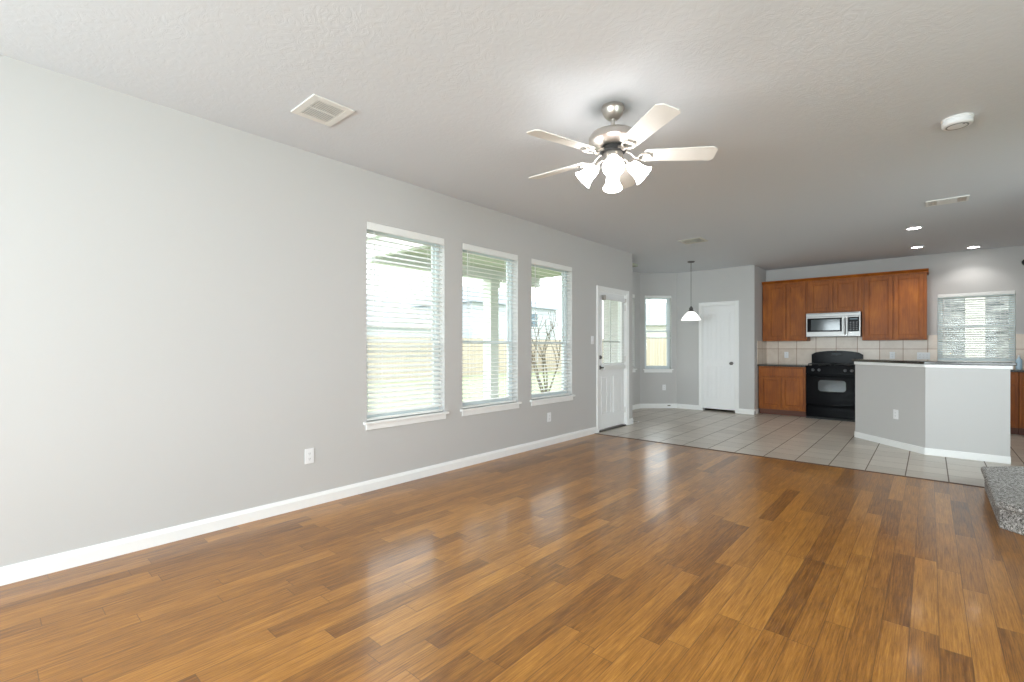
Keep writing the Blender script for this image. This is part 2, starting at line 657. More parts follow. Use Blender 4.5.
def make_blind(A, B, u0, u1, z0, z1, label, tilt=12, depth=0.036, pitch=0.0445, wand=True, bottom=None, group=None, valance=0.068, cords=(0.18, 0.82)):
    loc, rz, L = frame(A, B)
    ux = (u0 + u1) / 2
    c, s = math.cos(rz), math.sin(rz)
    t = thing('window_blind', (loc[0] + c * ux, loc[1] + s * ux, z0), rz, label, 'window blind', group)
    w = (u1 - u0) / 2 - 0.004
    hh = z1 - z0
    MB().box(-w, w, -0.004, 0.010, hh - valance, hh - 0.002).obj('valance', M_BLIND, t, 0.003)
    MB().box(-w + .01, w - .01, 0.012, 0.055, hh - 0.045, hh - 0.004).obj('headrail', M_BLIND, t, 0.002)
    m = MB()
    zb = bottom if bottom is not None else 0.004
    zz = hh - valance - 0.02
    T = math.radians(tilt)
    while zz > zb + 0.05:
        M = Matrix.Translation((0, depth, zz)) @ Matrix.Rotation(T, 4, 'X')
        m.box(-w + .006, w - .006, -0.025, 0.025, -0.0013, 0.0013, M)
        zz -= pitch
    m.obj('slats', M_BLIND, t)
    MB().box(-w + .006, w - .006, depth - 0.025, depth + 0.025, zb, zb + 0.018).obj('bottom_rail', M_BLIND, t, 0.003)
    for q in cords:
        m = MB()
        x = -w + 2 * w * q
        for yy in (-0.027, 0.027):
            m.box(x - .0011, x + .0011, depth + yy - .0008, depth + yy + .0008, zb + 0.01, hh - 0.05)
        m.obj('ladder_cord', M_CORD, t)
    if wand:
        MB().cyl((-w + .07, 0.002, hh - .06), (-w + .075, 0.002, hh - .75), 0.004, 0.004, 8).obj('tilt_wand', M_CORD, t)
    return t


LA = ((0, y0), NK0)
for k, (a, b) in enumerate(LW):
    make_window(k + 1, *LA, a - y0, b - y0, WZ0, WZ1, 1.285)
make_blind(*LA, LW[0][0] - y0, LW[0][1] - y0, WZ0, WZ1, 'white slatted blind in the living room window nearest the camera, largest of the three', 27)
make_blind(*LA, LW[1][0] - y0, LW[1][1] - y0, WZ0, WZ1, 'white slatted blind in the middle window of the three on the long wall', 4)
make_blind(*LA, LW[2][0] - y0, LW[2][1] - y0, WZ0, WZ1, 'white slatted blind in the third long-wall window, next to the glazed door', 8)
make_window(4, NK1, NK2, 0.10, 0.895, 0.81, 2.285, 1.56)
make_window(5, NK2, NK3, 0.098, 0.648, 0.795, 2.285, 1.56, e0=0.03, e1=0.03)
make_blind(NK1, NK2, 0.10, 0.895, 0.81, 2.285, 'white blind on the breakfast nook side window, only its edge seen past the corner', 10, wand=False)
make_blind(NK2, NK3, 0.098, 0.648, 0.795, 2.285, 'white blind in the narrow breakfast nook window, raised to mid height', 6, wand=False, bottom=0.62, valance=0.05)
KA = ((PAN[0], KB), (RW, KB))
make_window(6, *KA, KW[0] - PAN[0], KW[1] - PAN[0], KW[2], KW[3], 1.56, sill=False)
make_blind(*KA, KW[0] - PAN[0], KW[1] - PAN[0], KW[2], KW[3], 'white slatted blind in the kitchen window over the bar counter', 15, pitch=0.036, valance=0.055)
for k, xc in enumerate((4.7, 2.9, 1.1)):
    make_window(7 + k, (RW, REAR_Y), (0, REAR_Y), RW - xc - .7, RW - xc + .7, 0.5, 2.4)
make_window(10, (RW, KB), (RW, REAR_Y), KB - 2.3, KB - 0.1, 0.5, 2.4)
make_window(11, (RW, KB), (RW, REAR_Y), KB - 5.6, KB - 4.2, 0.95, 2.3)

# ------------------------------------------------------------------ doors


def panel_ring(m, x0, x1, z0, z1, yf, grooves=0):
    """raised moulding ring and field on a door face at y=yf (room side = smaller y)"""
    w = 0.014
    for a in ((x0, x1, z1 - w, z1), (x0, x1, z0, z0 + w)):
        m.box(a[0], a[1], yf - 0.009, yf, a[2], a[3])
    for a in ((x0, x0 + w, z0 + w, z1 - w), (x1 - w, x1, z0 + w, z1 - w)):
        m.box(a[0], a[1], yf - 0.009, yf, a[2], a[3])
    if grooves:
        g = (x1 - x0 - 2 * w) / grooves
        for k in range(grooves):
            m.box(x0 + w + k * g + .006, x0 + w + (k + 1) * g - .006, yf - .006, yf, z0 + w + .01, z1 - w - .01)


# back door on the left wall
dy0, dy1 = 5.973, 6.813
dw = dy1 - dy0
t = thing('door_1', (0, dy0, 0), R90, kind='structure')
m = MB()
cw = 0.057
m.box(-cw, 0, -0.016, 0.0, 0, 2.066 + cw).box(dw, dw + cw, -0.016, 0.0, 0, 2.066 + cw).box(0, dw, -0.016, 0.0, 2.066, 2.066 + cw)
m.box(-cw, -cw + .012, -0.021, -0.016, 0, 2.066 + cw).box(dw + cw - .012, dw + cw, -0.021, -0.016, 0, 2.066 + cw)
m.obj('casing', M_TRIM, t, 0.003)
m = MB()
m.box(0, 0.02, 0.0, 0.14, 0, 2.066).box(dw - .02, dw, 0.0, 0.14, 0, 2.066).box(.02, dw - .02, 0, .14, 2.046, 2.066)
m.obj('jamb', M_TRIM, t)
gx0, gx1, gz0, gz1 = 0.135, dw - 0.125, 0.99, 1.95
m = MB()
D0, D1 = 0.022, 0.064
X0, X1, Z0, Z1 = 0.022, dw - 0.022, 0.03, 2.05
m.box(X0, gx0, D0, D1, Z0, Z1).box(gx1, X1, D0, D1, Z0, Z1).box(gx0, gx1, D0, D1, Z0, gz0).box(gx0, gx1, D0, D1, gz1, Z1)
for px in ((0.11, 0.395), (0.465, dw - 0.11)):
    panel_ring(m, px[0], px[1], 0.24, 0.80, D0, 2)
m.obj('door_slab', M_DOOR, t, 0.002)
m = MB()
s = 0.03
m.box(gx0 - s, gx0, D0 - .012, D0, gz0 - s, gz1 + s).box(gx1, gx1 + s, D0 - .012, D0, gz0 - s, gz1 + s)
m.box(gx0, gx1, D0 - .012, D0, gz1, gz1 + s).box(gx0, gx1, D0 - .012, D0, gz0 - s, gz0)
lf = m.obj('glazing_frame', M_DOOR, t, 0.003)
m = MB().box(gx0, gx1, 0.040, 0.045, gz0, gz1)
m.obj('pane', M_GLASS, lf)
m = MB()
m.box(gx0, gx1, 0.046, 0.058, 1.30, 1.325).box((gx0 + gx1) / 2 - .01, (gx0 + gx1) / 2 + .01, .046, .058, gz0, gz1)
m.obj('muntin', M_DOOR, lf)
m = MB().box(0.022, dw - .022, -0.012, 0.12, 0.0, 0.018)
m.obj('threshold', M_NICKELD, t, 0.003)


def rot_to(v):
    return Vector(v).to_track_quat('Z', 'Y').to_matrix().to_4x4()


def lever(parent, x, z, y, dx):
    m = MB().lathe([(0, 0), (0.030, 0), (0.030, 0.006), (0.012, 0.012), (0.010, 0.045), (0, 0.045)], 20, Matrix.Translation((x, y, z)) @ rot_to((0, -1, 0)))
    m.tube([(x, y - .042, z), (x + dx * .04, y - .046, z), (x + dx * .105, y - .042, z - .004)], [0.011, .009, .007], 10)
    return m.obj('door_handle', M_NICKELD, parent, smooth=True)


lever(t, 0.075, 0.935, D0, 1)
MB().lathe([(0, 0), (0.028, 0), (0.028, 0.012), (0.020, 0.018), (0, 0.02)], 20, Matrix.Translation((0.075, D0, 1.085)) @ rot_to((0, -1, 0))).box(0.070, 0.080, D0 - .036, D0 - .018, 1.068, 1.102).obj('deadbolt', M_NICKELD, t, smooth=True)
for z in (0.25, 1.05, 1.85):
    MB().cyl((dw - .020, 0.012, z - .045), (dw - .020, 0.012, z + .045), 0.006, 0.006, 8).obj('hinge', M_NICKEL, t)
# blind mounted on the door
bt = thing('door_blind', (0, (dy0 + (gx0 + gx1) / 2), 0.95), R90, 'white slatted blind with bottom rail mounted on the glazed back door', 'window blind')
w = (gx1 - gx0) / 2 + 0.035
MB().box(-w, w, -0.042, -0.002, 0.985, 1.03).obj('headrail', M_PLATE, bt, 0.003)
MB().box(-w - .008, -w + .03, -0.046, 0.0, 0.97, 1.045).obj('mounting_bracket', M_NICKEL, bt, 0.002, label='grey metal bracket')
MB().box(w - .02, w + .006, -0.046, 0.0, 0.98, 1.035).obj('mounting_bracket', M_NICKEL, bt, 0.002, label='grey metal bracket')
m = MB()
zz = 0.965
while zz > 0.03:
    m.box(-w + .006, w - .006, -0.0125, 0.0125, -0.001, 0.001, Matrix.Translation((0, -0.02, zz)) @ Matrix.Rotation(math.radians(14), 4, 'X'))
    zz -= 0.0235
m.obj('slats', M_BLIND, bt)
MB().box(-w + .004, w - .004, -0.036, -0.004, -0.05, 0.012).obj('bottom_rail', M_BLIND, bt, 0.004)

# pantry door
pw = PD[1] - PD[0]
t = thing('door_2', (PD[0], 9.44, 0), 0, kind='structure')
m = MB()
m.box(-cw, 0, -0.016, 0.0, 0, 2.05 + cw).box(pw, pw + cw, -0.016, 0.0, 0, 2.05 + cw).box(0, pw, -0.016, 0.0, 2.05, 2.05 + cw)
m.box(-cw, -cw + .012, -0.021, -0.016, 0, 2.05 + cw).box(pw + cw - .012, pw + cw, -0.021, -0.016, 0, 2.05 + cw)
m.obj('casing', M_TRIM, t, 0.003)
m = MB()
m.box(0, 0.016, 0.0, 0.12, 0, 2.05).box(pw - .016, pw, 0.0, 0.12, 0, 2.05).box(.016, pw - .016, 0, .12, 2.034, 2.05)
m.obj('jamb', M_TRIM, t)
m = MB().box(0.019, pw - .019, 0.010, 0.045, 0.045, 2.031)
for px in ((0.10, pw / 2 - .03), (pw / 2 + .03, pw - .10)):
    panel_ring(m, px[0], px[1], 0.98, 1.90, 0.010, 2)
    panel_ring(m, px[0], px[1], 0.24, 0.86, 0.010, 2)
m.obj('door_slab', M_DOOR, t, 0.002)
MB().lathe([(0, 0), (0.030, 0), (0.030, 0.005), (0.012, 0.012), (0.012, 0.03), (0.026, 0.04), (0.029, 0.052), (0.02, 0.064), (0, 0.068)], 20, Matrix.Translation((pw - .075, 0.010, 0.93)) @ rot_to((0, -1, 0))).obj('door_knob', M_NICKELD, t, smooth=True)

# ------------------------------------------------------------------ outlets and switches


def outlet(loc, rz, label, wide=False, switch=False, dark=False, cat='outlet'):
    t = thing('light_switch' if switch else 'wall_outlet', loc, rz, label, 'light switch' if switch else cat)
    hw, hh = (0.081 if wide == 2 else 0.058 if wide else 0.036), 0.058
    MB().box(-hw, hw, -0.006, 0, -hh, hh).obj('cover_plate', M_PLATE, t, 0.002)
    cs = (-.046, 0, .046) if wide == 2 else (-0.023, 0.023) if wide else (0,)
    for cx in cs:
        if switch:
            MB().box(cx - .006, cx + .006, -.012, -.006, -.013, .013).obj('toggle', M_PLATE, t, 0.001)
            continue
        for cz in (-0.020, 0.020):
            so = MB().box(cx - .0165, cx + .0165, -0.0085, -0.006, cz - .0145, cz + .0145).obj('socket', M_PLATE, t, 0.001)
            m = MB()
            m.box(cx - .007, cx - .0045, -0.0089, -0.0085, cz - .005, cz + .006)
            m.box(cx + .0045, cx + .007, -0.0089, -0.0085, cz - .005, cz + .006)
            m.box(cx - .002, cx + .002, -0.0089, -0.0085, cz - .012, cz - .008)
            m.obj('slots', M_PLATEG, so)
    return t


outlet((0, 1.712, 0.389), R90, 'white outlet on the long wall left of the windows, nearest the camera')
outlet((0, 4.787, 0.352), R90, 'white outlet low on the long wall under the third window')
outlet((0, 5.808, 1.335), R90, 'white switch plate beside the glazed back door', switch=True)
nd = frame(NK2, NK3)
outlet((-0.45, 9.26, 0.42), nd[1], 'white outlet under the narrow breakfast nook window')

# ------------------------------------------------------------------ island pony wall
P0, P1, P2 = (2.83, 8.00), (3.560, 7.220), (4.235, 7.220)


def offs(pts, d):
    """offset open polyline by d to its left-hand (kitchen) side"""
    n = []
    for i in range(len(pts) - 1):
        a, b = Vector(pts[i]), Vector(pts[i + 1])
        e = (b - a).normalized()
        n.append(Vector((-e.y, e.x)))
    out = [Vector(pts[0]) + n[0] * d]
    for i in range(1, len(pts) - 1):
        k = (n[i - 1] + n[i]).normalized()
        out.append(Vector(pts[i]) + k * (d / k.dot(n[i])))
    out.append(Vector(pts[-1]) + n[-1] * d)
    return [tuple(v) for v in out]


def ext(pts, a, b):
    p = [Vector(q) for q in pts]
    p[0] = p[0] + (p[0] - p[1]).normalized() * a
    p[-1] = p[-1] + (p[-1] - p[-2]).normalized() * b
    return [tuple(v) for v in p]


ISL = [P0, P1, P2]
o = MB().prism(ISL + offs(ISL, 0.14)[::-1], 0, 1.035).obj('wall_island', M_WALL); struct(o)
e_ = ext(ISL, 0.0, 0.004)
o = MB().prism(offs(e_, -0.014) + offs(e_, 0.0)[::-1], 0, 0.078).obj('baseboard_island', M_TRIM, bevel=0.003); struct(o)
e_ = ext(ISL, 0.0, 0.018)
o = MB().prism(offs(e_, -0.018) + offs(e_, 0.158)[::-1], 0.998, 1.037).obj('trim_2', M_TRIM, bevel=0.004); struct(o)
e_ = ext(ISL, 0.02, 0.045)
o = MB().prism(offs(e_, -0.035) + offs(e_, 0.30)[::-1], 1.037, 1.069).obj('bar_countertop', M_GRAN, bevel=0.006)
tag(o, 'dark polished granite bar top on the grey half wall', 'countertop')
a45 = math.atan2(P1[1] - P0[1], P1[0] - P0[0])
k = 0.5
_l = Vector(P0) + (Vector(P1) - Vector(P0)) * 0.625
outlet((_l.x, _l.y, 0.405), a45, 'white outlet low on the angled grey half wall', wide=False)

# ------------------------------------------------------------------ carpeted starter step
st = thing('carpeted_step', (4.6, 5.22, 0), 0, 'low grey carpeted stair step at the right edge with clipped corners', 'stair step')
pts = [(-0.668, -0.63), (-0.668, 0.60), (-0.34, 0.90), (0.75, 0.90), (0.75, -0.92), (-0.34, -0.92)]
ins = [(a * (1 - .022 / max(abs(a), .3)), b * (1 - .022 / max(abs(b), .3))) for a, b in pts]
MB().prism(ins, 0.0, 0.15).obj('riser', M_CARPET, st, 0.006)
o = MB().prism(pts, 0.140, 0.190).obj('tread', M_CARPET, st, 0.018, smooth=True)
o.modifiers['bevel'].segments = 4

# ------------------------------------------------------------------ kitchen
def cab_door(parent, x0, x1, z0, z1, y, name='door'):
    """frame-and-panel front at face y (room side smaller)"""
    w = 0.055
    m = MB()
    m.box(x0, x0 + w, y - .020, y, z0, z1).box(x1 - w, x1, y - .020, y, z0, z1)
    m.box(x0 + w, x1 - w, y - .020, y, z0, z0 + w).box(x0 + w, x1 - w, y - .020, y, z1 - w, z1)
    m.box(x0 + w, x1 - w, y - .008, y - .002, z0 + w, z1 - w)
    # sloped inner bead
    b = .010
    m.box(x0 + w, x0 + w + b, y - .014, y - .002, z0 + w, z1 - w).box(x1 - w - b, x1 - w, y - .014, y - .002, z0 + w, z1 - w)
    m.box(x0 + w + b, x1 - w - b, y - .014, y - .002, z0 + w, z0 + w + b).box(x0 + w + b, x1 - w - b, y - .014, y - .002, z1 - w - b, z1 - w)
    return m.obj(name, M_CAB, parent, 0.0025)


def upper_cab(x0, x1, z0, z1, label, ndoor=2, yf=9.955, stile_l=0.03, stile_r=0.03):
    t = thing('wall_cabinet', ((x0 + x1) / 2, KB, z0), 0, label, 'cabinet', 'kitchen wall cabinets')
    hw, h, d = (x1 - x0) / 2 - .001, z1 - z0, KB - .002 - yf
    MB().box(-hw, hw, -d, -0.002, 0, h).obj('body', M_CAB, t, 0.002)
    a, b = -hw + stile_l, hw - stile_r
    w = (b - a) / ndoor
    for k in range(ndoor):
        cab_door(t, a + k * w + .008, a + (k + 1) * w - .008, 0.030, h - 0.028, -d - .001)
    return t


UZ0, UZ1 = 1.352, 2.425
upper_cab(1.20, 1.935, UZ0, UZ1, 'cinnamon wood wall cabinet with two tall doors, left of the microwave', stile_l=.085, stile_r=.012)
upper_cab(1.935, 2.735, 1.838, UZ1, 'short cinnamon wood wall cabinet with two doors above the microwave', stile_l=.035, stile_r=.045)
upper_cab(2.735, 3.565, UZ0, UZ1, 'cinnamon wood wall cabinet with two wide doors, right of the microwave')
m = MB()
prof = [(0, 0), (-0.012, 0), (-0.016, .02), (-0.045, .045), (-0.05, .062), (0, .062)]
t = thing('crown_molding', (2.38, 9.955, UZ1 - .012), 0, 'cinnamon wood crown moulding running along the top of the wall cabinets', 'moulding')
m.prism([(a - .001, b) for a, b in prof], -1.18, 1.205, 'yz')
m.box(1.186, 1.205, -.001, .313, 0, .062)
m.obj('rail', M_CAB, t, 0.002)


def base_cab(x0, x1, label, ndoor=2, drawers=1, yf=9.66, ddiv=1):
    t = thing('base_cabinet', ((x0 + x1) / 2, KB, 0), 0, label, 'cabinet', 'kitchen base cabinets')
    hw, d = (x1 - x0) / 2 - .001, KB - .002 - yf
    MB().box(-hw, hw, -d, -0.002, 0.10, 0.883).obj('body', M_CAB, t, 0.002)
    MB().box(-hw, hw, -d + .065, -0.002, 0, 0.10).obj('toe_kick', M_CABD, t)
    a, b = -hw + .03, hw - .03
    w = (b - a) / ndoor
    for k in range(ndoor):
        cab_door(t, a + k * w + .004, a + (k + 1) * w - .004, 0.135, 0.69, -d - .001)
    w = (b - a) / ddiv
    for k in range(ddiv):
        MB().box(a + k * w + .004, a + (k + 1) * w - .004, -d - .021, -d - .001, 0.715, 0.86).obj('drawer', M_CAB, t, 0.005)
    return t


base_cab(1.205, 1.962, 'cinnamon wood base cabinet with one drawer and two doors, left of the black range')
base_cab(2.745, 3.60, 'cinnamon wood base cabinet right of the black range, behind the half wall', ddiv=2)
base_cab(3.602, 4.532, 'cinnamon wood sink base cabinet below the kitchen window', ddiv=2)
base_cab(4.534, RW - .01, 'cinnamon wood base cabinet in the far right corner, past the half wall', ddiv=2)
m = MB().box(1.192, 1.966, 9.632, KB - .003, 0.885, 0.917)
tag(m.obj('kitchen_countertop', M_GRAN, None, 0.004), 'short dark granite countertop left of the black range', 'countertop')
m = MB().box(2.741, RW - .003, 9.632, KB - .003, 0.885, 0.917)
tag(m.obj('kitchen_countertop', M_GRAN, None, 0.004), 'long dark granite countertop under the kitchen window', 'countertop')
# backsplash
m = MB().box(PAN[0] + .009, KW[0], KB - .008, KB, 0.90, 1.43).box(KW[0], KW[1], KB - .008, KB, .90, KW[2]).box(KW[1], RW, KB - .008, KB, .90, 1.43)
struct(m.obj('wall_backsplash', M_BSP))
M_BSP2 = m_tile('cream_side_splash_tile', 'y', 'z', 0.310, 0.305, 10.27 - .31, 0.900, 0.007,
                [srgb(206, 188, 170), srgb(222, 206, 190), srgb(232, 218, 203)], srgb(150, 105, 70), 0.3)
struct(MB().box(PAN[0], PAN[0] + .008, 9.63, KB, 0.917, 1.352).obj('wall_backsplash', M_BSP2))
outlet((1.543, KB - .008, 1.090), 0, 'white outlet on the cream backsplash left of the black range')
outlet((3.122, KB - .008, 1.096), 0, 'white outlet on the cream backsplash under the right wall cabinet')
outlet((3.52, KB - .008, 1.091), 0, 'wide white cover plate on the cream backsplash beside the kitchen window', wide=2)

# range
RX = 2.353
t = thing('gas_range', (RX, 10.22, 0), 0, 'black gas range with curved backguard between the base cabinets', 'stove')
hw = 0.379
yf = -0.60
MB().box(-hw, hw, yf + .02, 0, 0.03, 0.905).obj('body', M_BLACK, t, 0.004)
MB().box(-hw, hw, yf - .012, yf + .02, 0.245, 0.770).obj('oven_door', M_BLACK, t, 0.008)
n = []
for cx, cz, a0 in ((.150, .05, 0), (-.150, .05, 90), (-.150, -.05, 180), (.150, -.05, 270)):
    for k in range(5):
        a = math.radians(a0 + k * 22.5)
        n.append((cx + .045 * math.cos(a), 0.575 + cz + .045 * math.sin(a)))
od = [x for x in bpy.data.objects if x.parent == t and x.name.startswith('oven_door')][0]
MB().prism(n, yf - .016, yf - .011, 'xz').obj('oven_window', M_DGLASS, od)
m = MB()
m.tube([(-.32, yf - .012, .735), (-.31, yf - .045, .735), (.31, yf - .045, .735), (.32, yf - .012, .735)], 0.011, 10)
m.obj('handle', M_BLACK, od, smooth=True)
MB().box(-hw, hw, yf - .008, yf + .02, 0.035, 0.235).box(-.30, .30, yf - .018, yf - .008, .205, .225).obj('storage_drawer', M_BLACK, t, 0.006)
MB().box(-hw, hw, yf + .0, yf + .05, 0.0, 0.03).obj('base_trim', M_BLACKM, t)
m = MB()
m.prism([(yf - .014, .782), (yf - .002, .905), (yf + .03, .905), (yf + .03, .782)], -hw, hw, 'yz')
m.obj('control_panel', M_BLACK, t, 0.003)
M_KNOBM = plain('grey_marked_knob', (0.045, 0.045, 0.05, 1), 0.35)
for x in (-.275, -.185, .185, .275):
    kM = Matrix.Translation((x, yf - .006, 0.843)) @ rot_to((0, -1, .1))
    kb = MB().lathe([(0, 0), (0.026, 0), (0.023, 0.010), (0.018, 0.028), (0, 0.030)], 18, kM).obj('knob', M_KNOBM, t, smooth=True)
    MB().box(-.002, .002, -.014, .014, .028, .034, kM).obj('pointer', M_PLATEG, kb)
MB().box(-hw, hw, yf + .0, 0, 0.905, 0.918).obj('cooktop', M_BLACK, t, 0.004)
for sx in (-.19, .19):
    m = MB()
    for yy in (-.54, -.30, -.06):
        m.box(sx - .165, sx + .165, yy - .006, yy + .006, .935, .950)
    for xx in (-.16, 0, .16):
        m.box(sx + xx - .006, sx + xx + .006, -.545, -.055, .935, .950)
    for xx in (-.16, .16):
        for yy in (-.54, -.06):
            m.box(sx + xx - .007, sx + xx + .007, yy - .007, yy + .007, .918, .936)
    m.obj('burner_grate', M_BLACKM, t, 0.002)
    for yy in (-.42, -.18):
        MB().lathe([(0, .918), (.045, .918), (.045, .926), (.03, .934), (0, .934)], 20, Matrix.Translation((sx, yy, 0))).obj('burner', M_BLACKM, t, smooth=True)
# arched backguard
n = [(-hw + .0, .918)]
for k in range(13):
    q = -1 + 2 * k / 12
    n.append((q * (hw + .002), 1.128 + .045 * (1 - q * q) - (.025 if k in (0, 12) else 0)))
n.append((hw, .918))
bg = MB().prism(n, -.075, -.005, 'xz').obj('backguard', M_BLACK, t, 0.006)
m = MB().box(-.085, .085, -.078, -.074, 1.085, 1.135).obj('display_panel', M_BLACKM, bg)
m = MB()
for x in (-.055, -.035, -.01, .01, .035, .055):
    m.box(x - .006, x + .006, -.0795, -.0785, 1.11, 1.118)
m.box(-.012, .012, -.0795, -.0785, 1.093, 1.098)
m.obj('clock_digits', M_CLOCK, bg)

# microwave
t = thing('microwave', (2.332, KB, 1.42), 0, 'stainless over-the-range microwave with black glass door', 'microwave')
hw, d = 0.394, 0.40
MB().box(-hw, hw, -d, -.01, 0, 0.415).obj('body', M_STEEL, t, 0.004)
m = MB()
m.box(-hw, hw, -d - .028, -d, 0.352, 0.414)
for k in range(3):
    m.box(-hw + .02, hw - .02, -d - .031, -d - .028, .392 + k * .007, .395 + k * .007)
m.obj('vent_grille', M_STEEL, t, 0.004)
dd = MB().box(-hw, .215, -d - .030, -d, 0.0, 0.350).obj('door', M_STEEL, t, 0.005)
MB().box(-hw + .018, .135, -d - .033, -d - .030, 0.085, 0.325).obj('door_glass', M_BLACK, dd)
MB().box(-hw + .075, .105, -d - .0345, -d - .033, 0.110, 0.300).obj('window_mesh', M_DGLASS, dd)
MB().tube([(.178, -d - .03, .04), (.178, -d - .055, .05), (.178, -d - .062, .175), (.178, -d - .055, .30), (.178, -d - .03, .31)], .013, 10).obj('handle', M_STEEL, dd, smooth=True)
MB().box(.217, hw, -d - .030, -d, 0.0, 0.350).obj('control_frame', M_STEEL, t, 0.004)
cp = MB().box(.222, hw - .018, -d - .033, -d - .030, 0.082, 0.330).obj('control_panel', M_BLACK, t)
for r in range(5):
    for q in range(3):
        MB().box(.245 + q * .042, .268 + q * .042, -d - .0342, -d - .033, .105 + r * .032, .116 + r * .032).obj('key', M_PLATEG, cp)
MB().box(.245, .352, -d - .0342, -d - .033, .285, .305).obj('display', M_CLOCK, cp)

# soap bottles on the counter past the half wall
def bottle(x, y, r, h, mat, label):
    t = thing('soap_bottle', (x, y, .918), 0, label, 'bottle')
    MB().lathe([(0, 0), (r, 0), (r, h * .6), (r * .8, h * .72), (r * .35, h * .8), (r * .35, h * .86), (0, h * .86)], 16).obj('bottle_body', mat, t, smooth=True)
    MB().lathe([(0, h * .86), (r * .42, h * .86), (r * .42, h * .96), (r * .25, h), (0, h)], 14).obj('cap', M_PLATE, t, smooth=True)


bottle(4.56, 9.93, .034, .20, plain('pale_blue_plastic', (0.50, 0.68, 0.82, 1), .25), 'pale blue bottle standing on the counter below the kitchen window corner')
bottle(4.66, 9.97, .030, .235, plain('clear_white_plastic', (0.72, 0.78, 0.82, 1), .2), 'taller whitish bottle behind the pale blue one on the counter')
t = thing('wall_sensor', (4.665, KB, 2.485), 0, 'small dark fixture high on the kitchen wall at the right picture edge', 'sensor')
MB().lathe([(0, 0), (.035, 0), (.05, .03), (.05, .07), (.03, .09), (0, .092)], 18, rot_to((0, -1, 0))).obj('housing', M_BLACKM, t, smooth=True)
MB().cyl((0, 0, 0), (0, -.02, 0), .03, .03, 14).obj('bracket', M_NICKELD, t)

# ------------------------------------------------------------------ ceiling fan
FX, FY = 2.105, 2.655
t = thing('ceiling_fan', (FX, FY, H), 0, 'brushed nickel ceiling fan with five white blades and four lit frosted shades', 'ceiling fan')
MB().lathe([(0, 0), (.069, 0), (.071, -.020), (.066, -.026), (.063, -.040), (.052, -.060), (.036, -.076), (.024, -.080), (0, -.080)], 32).obj('canopy', M_NICKEL, t, smooth=True)
MB().cyl((0, 0, -.078), (0, 0, -.155), .0115, .0115, 14).obj('downrod', M_NICKEL, t, smooth=True)
MB().lathe([(0, -.150), (.030, -.151), (.05, -.154), (.100, -.160), (.135, -.174), (.149, -.196), (.150, -.222), (.140, -.232), (.128, -.237), (.095, -.252), (.060, -.258), (0, -.258)], 40).obj('motor_housing', M_NICKEL, t, smooth=True)
m = MB()
for k in range(30):
    a = 2 * PI * k / 30
    m.box(.098, .124, -.003, .003, -.0045, .0, Matrix.Rotation(a, 4, 'Z') @ Matrix.Translation((0, 0, -.2405)) @ Matrix.Rotation(math.radians(-24), 4, 'Y'))
m.obj('vent_slots', M_BLACKM, t)
MB().lathe([(0, -.256), (.075, -.256), (.080, -.264), (.080, -.286), (.070, -.292), (0, -.292)], 32).obj('flywheel', M_BLACKM, t, smooth=True)
MB().lathe([(0, -.292), (.058, -.292), (.062, -.310), (.060, -.345), (.045, -.362), (.030, -.385), (.018, -.395), (0, -.397)], 32).obj('light_fitter', M_NICKEL, t, smooth=True)
BZ = -.308
for k in range(5):
    a = math.radians(-34 + 72 * k)
    R = Matrix.Rotation(a, 4, 'Z') @ Matrix.Translation((0, 0, BZ)) @ Matrix.Rotation(math.radians(-13), 4, 'X')
    # blade outline, r from .185 to .66
    out = [(.190, -.048), (.205, -.056), (.600, -.070), (.630, -.042), (.633, .048), (.614, .069), (.205, .056), (.190, .048)]
    m = MB()
    m.prism(out, -.003, .003)
    for v in m.bm.verts:
        v.co = R @ v.co
    m.obj('blade', M_BLADE, t, 0.0015)
    m = MB()
    # blade iron: curved arm from the flywheel, loop and screw plate
    R2 = Matrix.Rotation(a, 4, 'Z')
    m.tube([R2 @ Vector(p) for p in ((.070, 0, -.278), (.105, 0, -.292), (.135, 0, -.322), (.160, 0, -.322))], [.009, .008, .008, .008], 8)
    loop = [R2 @ Vector((.200 + .042 * math.cos(q * PI / 6), .036 * math.sin(q * PI / 6), -.320 + .036 * math.sin(q * PI / 6) * -.23)) for q in range(13)]
    m.tube(loop, .0055, 6)
    for py in (-.025, 0, .025):
        m.cyl(R @ Vector((.235, py, -.010)), R @ Vector((.235, py, -.003)), .007, .007, 8)
    m.obj('blade_arm', M_NICKEL, t, smooth=True)
for k, ad in enumerate((-60, 30, 120, 210)):
    a = math.radians(ad)
    ca, sa = math.cos(a), math.sin(a)
    dn = math.radians(43)
    ax = Vector((ca * math.cos(dn), sa * math.cos(dn), -math.sin(dn)))
    base = Vector((ca * .098, sa * .098, -.362))
    m = MB()
    m.tube([Vector((ca * .040, sa * .040, -.335)), Vector((ca * .075, sa * .075, -.338)), base], [.010, .009, .011], 8)
    m.lathe([(0, -.004), (.024, -.004), (.027, .010), (.026, .022), (0, .024)], 20, Matrix.Translation(base) @ rot_to(ax))
    m.obj('lamp_arm', M_NICKEL, t, smooth=True)
    m = MB()
    prof = [(.022, .012), (.034, .020), (.040, .040), (.042, .070), (.047, .095), (.058, .118), (.064, .126)]
    m.lathe([(.002, .0125)] + prof + [(.0615, .1255), (.055, .115), (.044, .094), (.039, .07), (.037, .04), (.031, .022), (.002, .015)], 28, Matrix.Translation(base) @ rot_to(ax))
    sh = m.obj('lamp_shade', M_SHADE, t, smooth=True)
    m = MB().lathe([(0, .02), (.014, .024), (.024, .055), (.024, .07), (.014, .088), (0, .092)], 16, Matrix.Translation(base) @ rot_to(ax))
    m.obj('bulb', M_BULB, sh, smooth=True)
m = MB()
m.tube([(0.03, -.02, -.37), (.03, -.02, -.47)], .0012, 6)
